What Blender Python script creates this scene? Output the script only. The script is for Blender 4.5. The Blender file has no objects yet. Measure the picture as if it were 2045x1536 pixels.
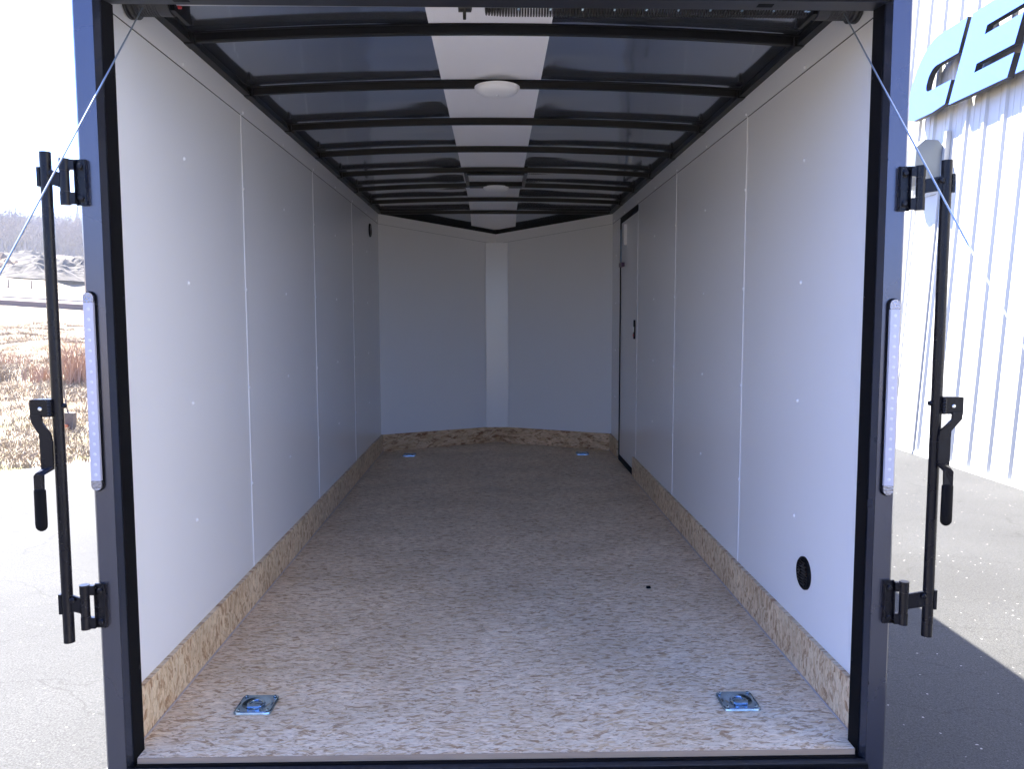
import bpy, bmesh, math, random
import numpy as np
from mathutils import Vector, Matrix, noise
random.seed(7); rng = np.random.default_rng(7)
SC = bpy.context.scene
COL = SC.collection
BETA = math.radians(3.4)                     # the trailer stands on a yard that falls away to the left
TILT = Matrix.Rotation(-BETA, 4, 'Y')        # trailer frame -> level world

# ------------------------------------------------------------------ camera, sky, sun, exposure
PITCH, YAW, ROLL, CX = 0.0848, 0.0207, -0.002, -0.0068
F = Vector((math.sin(YAW)*math.cos(PITCH), math.cos(YAW)*math.cos(PITCH), -math.sin(PITCH)))
Rr = Vector((math.cos(YAW), -math.sin(YAW), 0)); Uu = Rr.cross(F)
R2 = Rr*math.cos(ROLL)+Uu*math.sin(ROLL); U2 = Uu*math.cos(ROLL)-Rr*math.sin(ROLL)
cm = Matrix((R2, U2, -F)).transposed().to_4x4(); cm.translation = Vector((CX, 0, 0))
cd = bpy.data.cameras.new('camera'); cam = bpy.data.objects.new('camera', cd); COL.objects.link(cam)
cam.matrix_world = TILT @ cm
cd.sensor_width = 36; cd.lens = 1591.5/2045*36; cd.clip_start = 0.02; cd.clip_end = 3000
SC.camera = cam
sun_dir = (TILT.to_3x3() @ Vector((-0.4116, 0.400, 0.819))).normalized()
sun_el = math.asin(sun_dir.z); sun_az = math.atan2(sun_dir.x, sun_dir.y)
world = bpy.data.worlds.new('World'); SC.world = world; world.use_nodes = True
wn = world.node_tree.nodes; wl = world.node_tree.links
bg = wn['Background']; sky = wn.new('ShaderNodeTexSky'); sky.sky_type = 'NISHITA'
sky.sun_disc = False; sky.sun_elevation = sun_el; sky.sun_rotation = sun_az
sky.air_density = 1.0; sky.dust_density = 1.0; sky.ozone_density = 5.0
tint = wn.new('ShaderNodeMix'); tint.data_type = 'RGBA'; tint.blend_type = 'MULTIPLY'; tint.inputs['Factor'].default_value = 1
tint.inputs["B"].default_value = (.67, .87, 1.42, 1)          # the photograph's daylight white balance, over the whole sky
wl.new(sky.outputs[0], tint.inputs['A']); wl.new(tint.outputs['Result'], bg.inputs[0]); bg.inputs[1].default_value = 0.063
sl = bpy.data.lights.new('sun', 'SUN'); sl.energy = 5.0; sl.angle = math.radians(0.5); sl.color = (1, .94, .81)
sun = bpy.data.objects.new('sun', sl); COL.objects.link(sun)
sun.rotation_euler = sun_dir.to_track_quat('Z', 'Y').to_euler()
SC.view_settings.view_transform = 'Standard'; SC.view_settings.look = 'None'
SC.view_settings.gamma = 1; SC.view_settings.use_curve_mapping = False
SC.view_settings.exposure = 3.0
SC.cycles.max_bounces = 14; SC.cycles.diffuse_bounces = 8; SC.cycles.glossy_bounces = 6
SC.cycles.caustics_reflective = False

# ------------------------------------------------------------------ materials
MATS = {}
def mat(name, base, rough=.5, metal=0., spec=.5, var=0., vscale=4., bump=0., bscale=60., bdist=.002, coat=0., rvar=0., stretch=None):
    m = bpy.data.materials.new(name); m.use_nodes = True; MATS[name] = m
    nt = m.node_tree; p = nt.nodes['Principled BSDF']
    p.inputs['Base Color'].default_value = (*base, 1); p.inputs['Roughness'].default_value = rough
    p.inputs['Metallic'].default_value = metal; p.inputs['Specular IOR Level'].default_value = spec
    p.inputs['Coat Weight'].default_value = coat; p.inputs['Coat Roughness'].default_value = .08
    tc = nt.nodes.new('ShaderNodeTexCoord'); mp = nt.nodes.new('ShaderNodeMapping'); nt.links.new(tc.outputs['Object'], mp.inputs[0])
    if stretch: mp.inputs['Scale'].default_value = stretch
    if var or rvar:
        n = nt.nodes.new('ShaderNodeTexNoise'); n.inputs['Scale'].default_value = vscale; n.inputs['Detail'].default_value = 6
        nt.links.new(mp.outputs[0], n.inputs['Vector'])
        if var:
            mx = nt.nodes.new('ShaderNodeMix'); mx.data_type = 'RGBA'
            mx.inputs['A'].default_value = (*[c*(1-var) for c in base], 1); mx.inputs['B'].default_value = (*[min(1, c*(1+var)) for c in base], 1)
            nt.links.new(n.outputs['Fac'], mx.inputs['Factor']); nt.links.new(mx.outputs['Result'], p.inputs['Base Color'])
        if rvar:
            mr = nt.nodes.new('ShaderNodeMapRange'); mr.inputs['To Min'].default_value = max(.02, rough-rvar); mr.inputs['To Max'].default_value = rough+rvar
            nt.links.new(n.outputs['Fac'], mr.inputs['Value']); nt.links.new(mr.outputs[0], p.inputs['Roughness'])
    if bump:
        n2 = nt.nodes.new('ShaderNodeTexNoise'); n2.inputs['Scale'].default_value = bscale; n2.inputs['Detail'].default_value = 4
        nt.links.new(mp.outputs[0], n2.inputs['Vector'])
        b = nt.nodes.new('ShaderNodeBump'); b.inputs['Strength'].default_value = bump; b.inputs['Distance'].default_value = bdist
        nt.links.new(n2.outputs['Fac'], b.inputs['Height']); nt.links.new(b.outputs[0], p.inputs['Normal'])
    return m

def ramp(nt, stops):
    r = nt.nodes.new('ShaderNodeValToRGB'); e = r.color_ramp.elements
    while len(e) < len(stops): e.new(.5)
    for el, (pos, c) in zip(e, stops): el.position = pos; el.color = (*c, 1)
    return r

def osb(name, pale, tan, brown, swz=(0, 1), sc=(1., 1.), rough=.5, spec=.4, dens=.5):
    """oriented strand board: soft overlapping pale and tan flakes lying mostly along one axis, with thin dark strands"""
    m = bpy.data.materials.new(name); m.use_nodes = True; nt = m.node_tree; p = nt.nodes['Principled BSDF']; L = nt.links.new
    p.inputs['Roughness'].default_value = rough; p.inputs['Specular IOR Level'].default_value = spec
    tc = nt.nodes.new('ShaderNodeTexCoord'); sp = nt.nodes.new('ShaderNodeSeparateXYZ'); L(tc.outputs['Object'], sp.inputs[0])
    cb = nt.nodes.new('ShaderNodeCombineXYZ'); L(sp.outputs[swz[0]], cb.inputs[0]); L(sp.outputs[swz[1]], cb.inputs[1])
    nw = nt.nodes.new('ShaderNodeTexNoise'); nw.inputs['Scale'].default_value = 14; nw.inputs['Detail'].default_value = 3; L(cb.outputs[0], nw.inputs['Vector'])
    wv = nt.nodes.new('ShaderNodeVectorMath'); wv.operation = 'MULTIPLY_ADD'; wv.inputs[1].default_value = (.05, .022, 0); L(nw.outputs['Color'], wv.inputs[0]); L(cb.outputs[0], wv.inputs[2])
    def nse(ang, sx, sy, det, rgh, loc, warp=True):
        mp = nt.nodes.new('ShaderNodeMapping'); mp.inputs['Rotation'].default_value = (0, 0, ang); mp.inputs['Location'].default_value = (loc, loc*.7, 0)
        L((wv if warp else cb).outputs[0], mp.inputs[0])
        m2 = nt.nodes.new('ShaderNodeMapping'); m2.inputs['Scale'].default_value = (sx*sc[0], sy*sc[1], 1); L(mp.outputs[0], m2.inputs[0])
        n = nt.nodes.new('ShaderNodeTexNoise'); n.inputs['Scale'].default_value = 1; n.inputs['Detail'].default_value = det; n.inputs['Roughness'].default_value = rgh; L(m2.outputs[0], n.inputs['Vector'])
        return n.outputs['Fac'], m2.outputs[0]
    def mix(f, a, b, bt='MIX'):
        mx = nt.nodes.new('ShaderNodeMix'); mx.data_type = 'RGBA'; mx.blend_type = bt
        if isinstance(f, float): mx.inputs['Factor'].default_value = f
        else: L(f, mx.inputs['Factor'])
        for k, c in (('A', a), ('B', b)):
            if isinstance(c, tuple): mx.inputs[k].default_value = (*c, 1)
            else: L(c, mx.inputs[k])
        return mx.outputs['Result']
    def step(f, a, b, hi=1.):
        r = nt.nodes.new('ShaderNodeMapRange'); r.inputs['From Min'].default_value = a; r.inputs['From Max'].default_value = b; r.inputs['To Max'].default_value = hi; L(f, r.inputs['Value']); return r.outputs[0]
    # flakes: stretched cells, each its own slight tone
    col = None
    for k, (ang, sx, sy) in enumerate(((.05, 17, 70), (.32, 24, 84), (-.38, 21, 78))):
        mp = nt.nodes.new('ShaderNodeMapping'); mp.inputs['Rotation'].default_value = (0, 0, ang); L(wv.outputs[0], mp.inputs[0])
        m2 = nt.nodes.new('ShaderNodeMapping'); m2.inputs['Scale'].default_value = (sx*sc[0], sy*sc[1], 1); m2.inputs['Location'].default_value = (k*3.3, k*7.1, 0); L(mp.outputs[0], m2.inputs[0])
        v = nt.nodes.new('ShaderNodeTexVoronoi'); v.voronoi_dimensions = '2D'; v.inputs['Scale'].default_value = 1; L(m2.outputs[0], v.inputs['Vector'])
        sc_ = nt.nodes.new('ShaderNodeSeparateColor'); L(v.outputs['Color'], sc_.inputs[0])
        c = mix(step(sc_.outputs[0], .25, 1.), pale, tan)
        tone2 = sc_.outputs[1]
        if col is None: col = c; tone = sc_.outputs[1]
        else: col = mix(step(sc_.outputs[2], .5, .56), col, c)
    # smudges of browner wood, two directions, broken along the flake edges
    def flaky(f, k=.16):
        q = nt.nodes.new('ShaderNodeMath'); q.operation = 'MULTIPLY_ADD'; q.inputs[1].default_value = k; L(tone2, q.inputs[0]); L(f, q.inputs[2])
        q2 = nt.nodes.new('ShaderNodeMath'); q2.operation = 'SUBTRACT'; q2.inputs[1].default_value = k*.5; L(q.outputs[0], q2.inputs[0]); return q2.outputs[0]
    a, _ = nse(.08, 11, 42, 5, .68, 1.3); col = mix(step(flaky(a, .2), .53, .60, .7), col, brown)
    a, _ = nse(-.5, 16, 60, 4, .6, 8.1); col = mix(step(flaky(a, .24), .56, .61, .7), col, brown)
    a, _ = nse(.6, 18, 66, 4, .6, 4.4); col = mix(step(flaky(a, .24), .57, .62, .7), col, tuple(c*.8 for c in brown))
    a, _ = nse(.15, 14, 40, 3, .5, 6.6); col = mix(step(flaky(a, .24), .53, .60, .7), col, tuple(min(1, c*1.18) for c in pale))
    # thin dark strands and grain
    a, _ = nse(.2, 26, 260, 3, .5, 2.2); col = mix(step(a, .63, .67, dens), col, tuple(c*.38 for c in brown))
    a, _ = nse(-.28, 30, 280, 3, .5, 5.2); col = mix(step(a, .635, .675, dens), col, tuple(c*.4 for c in brown))
    a, _ = nse(.0, 20, 330, 4, .6, 9.2); col = mix(.55, col, mix(step(a, .3, .65), (.72, .68, .64), (1.08, 1.08, 1.08)), 'MULTIPLY')
    a, _ = nse(0, 2.4/sc[0], 3.4/sc[1], 5, .55, 3.1, False); col = mix(1., col, mix(step(a, .34, .66), (.88, .86, .83), (1.08, 1.08, 1.08)), 'MULTIPLY')
    L(col, p.inputs['Base Color'])
    b = nt.nodes.new('ShaderNodeBump'); b.inputs['Strength'].default_value = .3; b.inputs['Distance'].default_value = .0009; L(tone, b.inputs['Height']); L(b.outputs[0], p.inputs['Normal'])
    return m

WHITE = mat('white wall sheet', (.84, .84, .85), .23, spec=.5, bump=.06, bscale=1.6, bdist=.02, rvar=.03, vscale=2)
WTRIM = mat('white trim sheet', (.84, .84, .85), .26, bump=.1, bscale=2.2, bdist=.01)
SEAMW = mat('seam strip white', (.85, .85, .86), .28)
SCREW = mat('white screw head', (.9, .9, .92), .18)
STRIPW = mat('white ceiling strip', (.86, .85, .86), .55)
BLACK = mat('black painted steel', (.004, .004, .005), .4, spec=.14, var=.3, vscale=7, bump=.1, bscale=90, bdist=.0006)
SATIN = mat('satin black hardware', (.005, .005, .008), .28, spec=.22, bump=.15, bscale=120, bdist=.0005, rvar=.08, vscale=20)
RUBBER = mat('black rubber', (.003, .003, .004), .6, spec=.08)
CHAR = mat('charcoal metallic paint', (.090, .092, .118), .27, metal=.75, coat=.3, rvar=.03, vscale=3)
HEADM = mat('navy black header', (.012, .013, .022), .35, metal=.3)
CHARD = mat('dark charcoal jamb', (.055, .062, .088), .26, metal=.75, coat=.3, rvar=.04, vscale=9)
ROOF = mat('grey galvanised roof skin', (.36, .40, .49), .10, metal=.94, bump=.05, bscale=1.3, bdist=.01, rvar=.03, vscale=1.2)
ZINC = mat('zinc plated steel', (.36, .48, .58), .2, metal=1., var=.25, vscale=30, rvar=.08)
ALU = mat('bright aluminium', (.7, .7, .68), .3, metal=1.)
SPRING = mat('dark spring steel', (.03, .028, .026), .4, metal=.6)
DRUM = mat('cast drum', (.05, .05, .052), .42, metal=.5)
CABLE = mat('steel cable', (.42, .48, .54), .35, metal=.8)
LENS = mat('clear acrylic lens', (.55, .55, .62), .16, spec=.6, coat=.6, bump=.3, bscale=160, bdist=.001)
LEDW = mat('led window', (.42, .42, .50), .22, spec=.5, coat=.5, var=.05, vscale=60)
LEDCAP = mat('chromed reflector end', (.28, .28, .33), .15, metal=.85, bump=.8, bscale=190, bdist=.002)
DOME = mat('frosted dome plastic', (.82, .82, .82), .3)
RED = mat('red plastic', (.35, .02, .02), .4)
PURPLE = mat('dark purple plastic', (.06, .015, .06), .4)
BEAD = mat('pale sealant bead', (.50, .44, .42), .5)
FLOOR = osb('strand board floor', (.84, .71, .53), (.70, .50, .29), (.46, .27, .13), (0, 1), (1.5, 1.6), .5, .42, .9)
DECK = mat('worn ramp deck', (.46, .40, .33), .7, var=.3, vscale=6)
KICKY = osb('strand board kick side', (.76, .63, .44), (.62, .44, .27), (.42, .24, .12), (2, 1), (1.5, 1.0), .55, .3, .7)
KICKX = osb('strand board kick nose', (.76, .56, .35), (.60, .37, .19), (.34, .15, .06), (0, 2), (.8, .7), .55, .3, .7)
EDGEW = mat('cut board edge', (.30, .22, .15), .7, var=.25, vscale=90, stretch=(.1, 1, 1))
LETB = mat('blue sign face', (.075, .16, .75), .35, spec=.5, var=.05, vscale=1.5)
LETK = mat('black sign return', (.012, .012, .016), .5)
WALLM = mat('white ribbed steel', (.44, .44, .43), .42, spec=.4, var=.06, vscale=1.2, stretch=(1, 1, .15), bump=.15, bscale=3, bdist=.01)
HOODM = mat('grey galvanised hood', (.15, .17, .19), .5, metal=.3, var=.1)
TOWER = mat('weathered timber', (.12, .10, .085), .85, var=.4, vscale=30, bump=.5)
TWIG = mat('bare grey twigs', (.13, .10, .10), .9, var=.35, vscale=.08)
CONIF = mat('conifer needles', (.075, .10, .07), .9, var=.4, vscale=.6)
STALK = mat('dry grass blades', (.24, .195, .14), .8, var=.3, vscale=.9)
REDST = mat('rusty grass blades', (.34, .22, .15), .8, var=.3, vscale=3)
BRICKR = mat('orange rust chunk', (.45, .13, .05), .8, var=.3, vscale=30)

def asphalt():
    m = bpy.data.materials.new('asphalt'); m.use_nodes = True; nt = m.node_tree; p = nt.nodes['Principled BSDF']; L = nt.links.new
    p.inputs['Roughness'].default_value = .82; p.inputs['Specular IOR Level'].default_value = .35
    tc = nt.nodes.new('ShaderNodeTexCoord')
    n1 = nt.nodes.new('ShaderNodeTexNoise'); n1.inputs['Scale'].default_value = 130; n1.inputs['Detail'].default_value = 5; n1.inputs['Roughness'].default_value = .75
    n2 = nt.nodes.new('ShaderNodeTexNoise'); n2.inputs['Scale'].default_value = .7; n2.inputs['Detail'].default_value = 7
    v = nt.nodes.new('ShaderNodeTexVoronoi'); v.inputs['Scale'].default_value = 130
    for n in (n1, n2, v): L(tc.outputs['Object'], n.inputs['Vector'])
    r1 = ramp(nt, [(.32, (.015, .015, .017)), (.52, (.041, .042, .044)), (.74, (.084, .083, .082))]); L(n1.outputs['Fac'], r1.inputs[0])
    r2 = ramp(nt, [(.3, (.78, .78, .78)), (.7, (1.15, 1.15, 1.15))]); L(n2.outputs['Fac'], r2.inputs[0])
    mx = nt.nodes.new('ShaderNodeMix'); mx.data_type = 'RGBA'; mx.blend_type = 'MULTIPLY'; mx.inputs['Factor'].default_value = 1
    L(r1.outputs[0], mx.inputs['A']); L(r2.outputs[0], mx.inputs['B'])
    # scattered pale chips
    s = nt.nodes.new('ShaderNodeSeparateColor'); L(v.outputs['Color'], s.inputs[0])
    g = nt.nodes.new('ShaderNodeMath'); g.operation = 'GREATER_THAN'; g.inputs[1].default_value = .9985; L(s.outputs[0], g.inputs[0])
    m3 = nt.nodes.new('ShaderNodeMix'); m3.data_type = 'RGBA'; L(g.outputs[0], m3.inputs['Factor']); L(mx.outputs['Result'], m3.inputs['A']); m3.inputs['B'].default_value = (.34, .33, .31, 1)
    # hairline cracks
    mpc = nt.nodes.new('ShaderNodeMapping'); mpc.inputs['Scale'].default_value = (.5, 2.1, 1)
    nw = nt.nodes.new('ShaderNodeTexNoise'); nw.inputs['Scale'].default_value = 3; nw.inputs['Detail'].default_value = 5; L(tc.outputs['Object'], nw.inputs['Vector'])
    ma = nt.nodes.new('ShaderNodeVectorMath'); ma.operation = 'MULTIPLY_ADD'; ma.inputs[1].default_value = (.5, .5, 0); L(nw.outputs['Color'], ma.inputs[0]); L(tc.outputs['Object'], ma.inputs[2]); L(ma.outputs[0], mpc.inputs[0])
    vc = nt.nodes.new('ShaderNodeTexVoronoi'); vc.feature = 'DISTANCE_TO_EDGE'; vc.voronoi_dimensions = '2D'; vc.inputs['Scale'].default_value = .9; L(mpc.outputs[0], vc.inputs['Vector'])
    rc = ramp(nt, [(.0, (.55, .55, .55)), (.012, (1, 1, 1))]); L(vc.outputs['Distance'], rc.inputs[0])
    m4 = nt.nodes.new('ShaderNodeMix'); m4.data_type = 'RGBA'; m4.blend_type = 'MULTIPLY'; m4.inputs['Factor'].default_value = .7
    L(m3.outputs['Result'], m4.inputs['A']); L(rc.outputs[0], m4.inputs['B']); L(m4.outputs['Result'], p.inputs['Base Color'])
    b = nt.nodes.new('ShaderNodeBump'); b.inputs['Strength'].default_value = .6; b.inputs['Distance'].default_value = .004; L(n1.outputs['Fac'], b.inputs['Height']); L(b.outputs[0], p.inputs['Normal'])
    return m
ASPH = asphalt()

def field():
    m = bpy.data.materials.new('dry field'); m.use_nodes = True; nt = m.node_tree; p = nt.nodes['Principled BSDF']; L = nt.links.new
    p.inputs['Roughness'].default_value = .95; p.inputs['Specular IOR Level'].default_value = .1
    tc = nt.nodes.new('ShaderNodeTexCoord'); sp = nt.nodes.new('ShaderNodeSeparateXYZ'); L(tc.outputs['Object'], sp.inputs[0])
    n1 = nt.nodes.new('ShaderNodeTexNoise'); n1.inputs['Scale'].default_value = 1.1; n1.inputs['Detail'].default_value = 9; n1.inputs['Roughness'].default_value = .7; L(tc.outputs['Object'], n1.inputs['Vector'])
    r1 = ramp(nt, [(.36, (.10, .068, .045)), (.45, (.19, .145, .10)), (.54, (.26, .21, .155)), (.72, (.32, .275, .22))]); L(n1.outputs['Fac'], r1.inputs[0])
    # far ground: broader patches of bare earth
    n2 = nt.nodes.new('ShaderNodeTexNoise'); n2.inputs['Scale'].default_value = .07; n2.inputs['Detail'].default_value = 8; n2.inputs['Roughness'].default_value = .65; L(tc.outputs['Object'], n2.inputs['Vector'])
    r2 = ramp(nt, [(.40, (.06, .045, .04)), (.47, (.15, .12, .09)), (.58, (.26, .22, .16))]); L(n2.outputs['Fac'], r2.inputs[0])
    mr = nt.nodes.new('ShaderNodeMapRange'); mr.inputs['From Min'].default_value = 40; mr.inputs['From Max'].default_value = 80; L(sp.outputs[1], mr.inputs['Value'])
    mx = nt.nodes.new('ShaderNodeMix'); mx.data_type = 'RGBA'; L(mr.outputs[0], mx.inputs['Factor']); L(r1.outputs[0], mx.inputs['A']); L(r2.outputs[0], mx.inputs['B'])
    # greener verge beside the asphalt
    n3 = nt.nodes.new('ShaderNodeTexNoise'); n3.inputs['Scale'].default_value = 2.5; n3.inputs['Detail'].default_value = 6; L(tc.outputs['Object'], n3.inputs['Vector'])
    mg = nt.nodes.new('ShaderNodeMapRange'); mg.inputs['From Min'].default_value = 13; mg.inputs['From Max'].default_value = 9.5; L(sp.outputs[1], mg.inputs['Value'])
    mm = nt.nodes.new('ShaderNodeMath'); mm.operation = 'MULTIPLY'; L(mg.outputs[0], mm.inputs[0])
    rr = ramp(nt, [(.48, (0, 0, 0)), (.6, (.8, .8, .8))]); L(n3.outputs['Fac'], rr.inputs[0]); L(rr.outputs[0], mm.inputs[1])
    m2 = nt.nodes.new('ShaderNodeMix'); m2.data_type = 'RGBA'; L(mm.outputs[0], m2.inputs['Factor']); L(mx.outputs['Result'], m2.inputs['A']); m2.inputs['B'].default_value = (.22, .22, .11, 1)
    L(m2.outputs['Result'], p.inputs['Base Color'])
    b = nt.nodes.new('ShaderNodeBump'); b.inputs['Strength'].default_value = .8; b.inputs['Distance'].default_value = .12; L(n1.outputs['Fac'], b.inputs['Height']); L(b.outputs[0], p.inputs['Normal'])
    return m
FIELD = field()
DIRT = mat('pale gravel road', (.42, .37, .30), .95, var=.12, vscale=.8)
EMBANK = mat('dark earth cut', (.13, .10, .095), .95, var=.5, vscale=.5)

# ------------------------------------------------------------------ helpers
def finish(bm, name, m, parent=None, smooth=False, label=None, bev=0, kind=None, shade_angle=None):
    if bev:
        bmesh.ops.bevel(bm, geom=[e for e in bm.edges if e.is_manifold and e.calc_face_angle(0) > .5], offset=bev, segments=2, affect='EDGES', profile=.6)
    bmesh.ops.recalc_face_normals(bm, faces=bm.faces)
    me = bpy.data.meshes.new(name); bm.to_mesh(me); bm.free()
    for f in me.polygons: f.use_smooth = smooth
    if smooth: me.set_sharp_from_angle(angle=math.radians(35))
    for mm in (m if isinstance(m, list) else [m]): me.materials.append(mm)
    o = bpy.data.objects.new(name, me); COL.objects.link(o)
    if parent: o.parent = parent
    if label: o['label'] = label
    if kind: o['kind'] = kind
    return o
def box(bm, x0, x1, y0, y1, z0, z1):
    v = [bm.verts.new((x, y, z)) for x in (x0, x1) for y in (y0, y1) for z in (z0, z1)]
    for q in ((0, 1, 3, 2), (4, 6, 7, 5), (0, 4, 5, 1), (2, 3, 7, 6), (0, 2, 6, 4), (1, 5, 7, 3)): bm.faces.new([v[i] for i in q])
def boxo(name, b, m, parent=None, bev=0, **k):
    bm = bmesh.new(); box(bm, *b); return finish(bm, name, m, parent, bev=bev, **k)
def prism(bm, pts, vec):
    """closed polygon pts (3D) extruded by vec"""
    a = [bm.verts.new(p) for p in pts]; b = [bm.verts.new(Vector(p)+Vector(vec)) for p in pts]; n = len(a)
    bm.faces.new(a); bm.faces.new(b[::-1])
    for i in range(n): bm.faces.new((a[i], b[i], b[(i+1) % n], a[(i+1) % n]))
def tube(bm, pts, r, seg=12, cap=True, closed=False):
    pts = [Vector(p) for p in pts]; rings = []; n = len(pts); up = None
    for i, p in enumerate(pts):
        a = pts[(i-1) % n] if (i > 0 or closed) else p; b = pts[(i+1) % n] if (i < n-1 or closed) else p
        t = (b-a).normalized()
        if up is None: up = t.orthogonal().normalized()
        up = (up - t*up.dot(t)).normalized(); s = t.cross(up)
        rr = r[i] if isinstance(r, (list, tuple)) else r
        rings.append([bm.verts.new(p+up*(rr*math.cos(2*math.pi*k/seg))+s*(rr*math.sin(2*math.pi*k/seg))) for k in range(seg)])
    for i in range(n if closed else n-1):
        A, B = rings[i], rings[(i+1) % n]
        for k in range(seg): bm.faces.new((A[k], A[(k+1) % seg], B[(k+1) % seg], B[k]))
    if cap and not closed: bm.faces.new(rings[0][::-1]); bm.faces.new(rings[-1])
def tubeo(name, pts, r, m, parent=None, seg=14, smooth=True, **k):
    bm = bmesh.new(); tube(bm, pts, r, seg); o = finish(bm, name, m, parent, smooth=smooth, **k)
    for f in o.data.polygons:
        if len(f.vertices) > 4: f.use_smooth = False
    return o
def lathe(bm, prof, c, axis='z', seg=24):
    """prof: list of (radius, height)"""
    rings = []
    for r, h in prof:
        ring = []
        for k in range(seg):
            a = 2*math.pi*k/seg; u, v = r*math.cos(a), r*math.sin(a)
            d = (u, v, h) if axis == 'z' else ((h, u, v) if axis == 'x' else (u, h, v))
            ring.append(bm.verts.new(Vector(c)+Vector(d)))
        rings.append(ring)
    for A, B in zip(rings, rings[1:]):
        for k in range(seg): bm.faces.new((A[k], A[(k+1) % seg], B[(k+1) % seg], B[k]))
    bm.faces.new(rings[0][::-1]); bm.faces.new(rings[-1])
def empty(name, label, cat, loc=(0, 0, 0), rot=(0, 0, 0), group=None):
    o = bpy.data.objects.new(name, None); COL.objects.link(o); o.location = loc; o.rotation_euler = rot
    o['label'] = label; o['category'] = cat
    if group: o['group'] = group
    o.empty_display_size = .1
    return o
def tag(o, label, cat, group=None):
    o['label'] = label; o['category'] = cat
    if group: o['group'] = group
    return o
def nz(x, y, z=0): return noise.noise(Vector((x, y, z)))

# ------------------------------------------------------------------ the ground (level world frame)
def lot(x): return -1.632+.0594*max(-12., min(12., x))
TAB = [(8.7, 0), (9.8, .01), (11.2, .03), (13.5, .24), (17, .51), (21, .76), (32, .95), (50, 1.24), (52.5, 1.26), (53, 1.55), (60, 2.0), (70, 2.3), (78, 2.3), (110, 3.7), (160, 7.3), (220, 12.1), (300, 19), (380, 27), (430, 29), (700, 22), (1400, 20)]
TS, TZ = zip(*TAB)
def sval(x, y):
    e = y-8.4-.85*(x+5.23); s1 = (e+12.85)/1.478
    w = min(1, max(0, (s1-12)/28)); w = w*w*(3-2*w)
    return s1*(1-w)+y*w if y > 0 else min(s1, 60)
def ground_z(x, y):
    s = sval(x, y); edge = 8.7
    if s < edge: return lot(x)-(.03 if y > -8 else .015+.05*nz(x*.3, y*.3))
    dz = float(np.interp(s, TS, TZ)) if y > -20 else float(np.interp(min(s, 40), TS, TZ))
    a = min(1, (s-edge)/1.5)
    amp = .10*a + min(1.2, max(0, s-60)*.012) + min(.2, max(0, s-12)*.02)*(s < 50)
    bump = amp*nz(x*.35, y*.35, 2)+amp*.5*nz(x*.9, y*.9, 5)
    if s > 80: bump += min(4, (s-80)*.03)*nz(x*.02, y*.02, 9)+1.6*max(0, 1-abs(s-105)/25)*nz(x*.06, 3.1, 1)
    if 53 < s < 80: bump *= .1
    return lot(x)+dz+bump-.02*(1-a)
def spaced(lo, hi, c, n, k):
    a = math.asinh((lo-c)/k); b = math.asinh((hi-c)/k)
    return [c+k*math.sinh(a+(b-a)*i/(n-1)) for i in range(n)]
XS = spaced(-900, 900, -8, 170, 6); YS = spaced(-500, 1300, 13, 210, 6)
GV = vs = [(x, y, ground_z(x, y)) for y in YS for x in XS]; nx = len(XS)
fs = [(j*nx+i, j*nx+i+1, (j+1)*nx+i+1, (j+1)*nx+i) for j in range(len(YS)-1) for i in range(nx-1)]
me = bpy.data.meshes.new('ground'); me.from_pydata(vs, [], fs)
for f in me.polygons: f.use_smooth = True
me.materials.append(FIELD); g = bpy.data.objects.new('ground', me); COL.objects.link(g); g['kind'] = 'structure'
# asphalt yard: one gently tilted sheet, ragged where it meets the verge
bm = bmesh.new(); pts = []
for i in range(161):
    x = -12+24*i/160; y = 8.4+.85*(x+5.23)+.10*nz(x*1.3, 0)+.05*nz(x*6, 4)+.02*nz(x*20, 7)
    pts.append((x, y, lot(x)))
pts += [(12, -8, lot(12)), (-12, -8, lot(-12))]
bm.faces.new([bm.verts.new(p) for p in pts])
bm2 = bmesh.new(); prism(bm2, pts, (0, 0, -.05)); bm.free()
ay = finish(bm2, 'asphalt_yard', ASPH); ay['kind'] = 'structure'

# ------------------------------------------------------------------ the ribbed white building on the right (level world frame)
XW = 5.05; BASE = -1.335; TOP = 6.2
bld = empty('metal_building', 'white ribbed steel building wall on the right behind the blue sign letters', 'building', (XW, 0, BASE))
P = .3353
def rib_profile():
    """(y along the sheet, proud of it) for one sheet of three ribs"""
    pr = []
    for k in range(3):
        c = k*P+P/2
        pr += [(c-.038, 0), (c-.020, .027), (c+.020, .027), (c+.038, 0)]
        for q in (.33, .66):
            d = c+P*q
            if k < 2 or q < .4: pr += [(d-.012, 0), (d-.005, .005), (d+.005, .005), (d+.012, 0)]
    pr += []
    pr = [(0., 0.)]+pr+[(3*P-.002, 0.)]
    return pr
bm = bmesh.new(); prf = rib_profile()
for z0, z1 in ((.05, TOP-BASE),):
    lo = [bm.verts.new((-q, y, z0)) for y, q in prf]; hi = [bm.verts.new((-q, y, z1)) for y, q in prf]
    lb = [bm.verts.new((.004-q, y, z0)) for y, q in prf]; hb = [bm.verts.new((.004-q, y, z1)) for y, q in prf]
    for i in range(len(prf)-1):
        bm.faces.new((lo[i], lo[i+1], hi[i+1], hi[i])); bm.faces.new((lb[i+1], lb[i], hb[i], hb[i+1]))
        bm.faces.new((hi[i], hi[i+1], hb[i+1], hb[i])); bm.faces.new((lo[i+1], lo[i], lb[i], lb[i+1]))
    for a, b, c, d in ((lo[0], hi[0], hb[0], lb[0]), (lo[-1], lb[-1], hb[-1], hi[-1])): bm.faces.new((a, b, c, d))
first = finish(bm, 'wall_panel', WALLM, bld)
OFF = (7.52-P/2) % (3*P)
for k in range(-4, 14):
    o = first if k == -4 else first.copy()
    if k != -4: COL.objects.link(o); o.parent = bld
    o.location = (-(k % 2)*.0012, OFF+3*P*k, 0)
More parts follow.
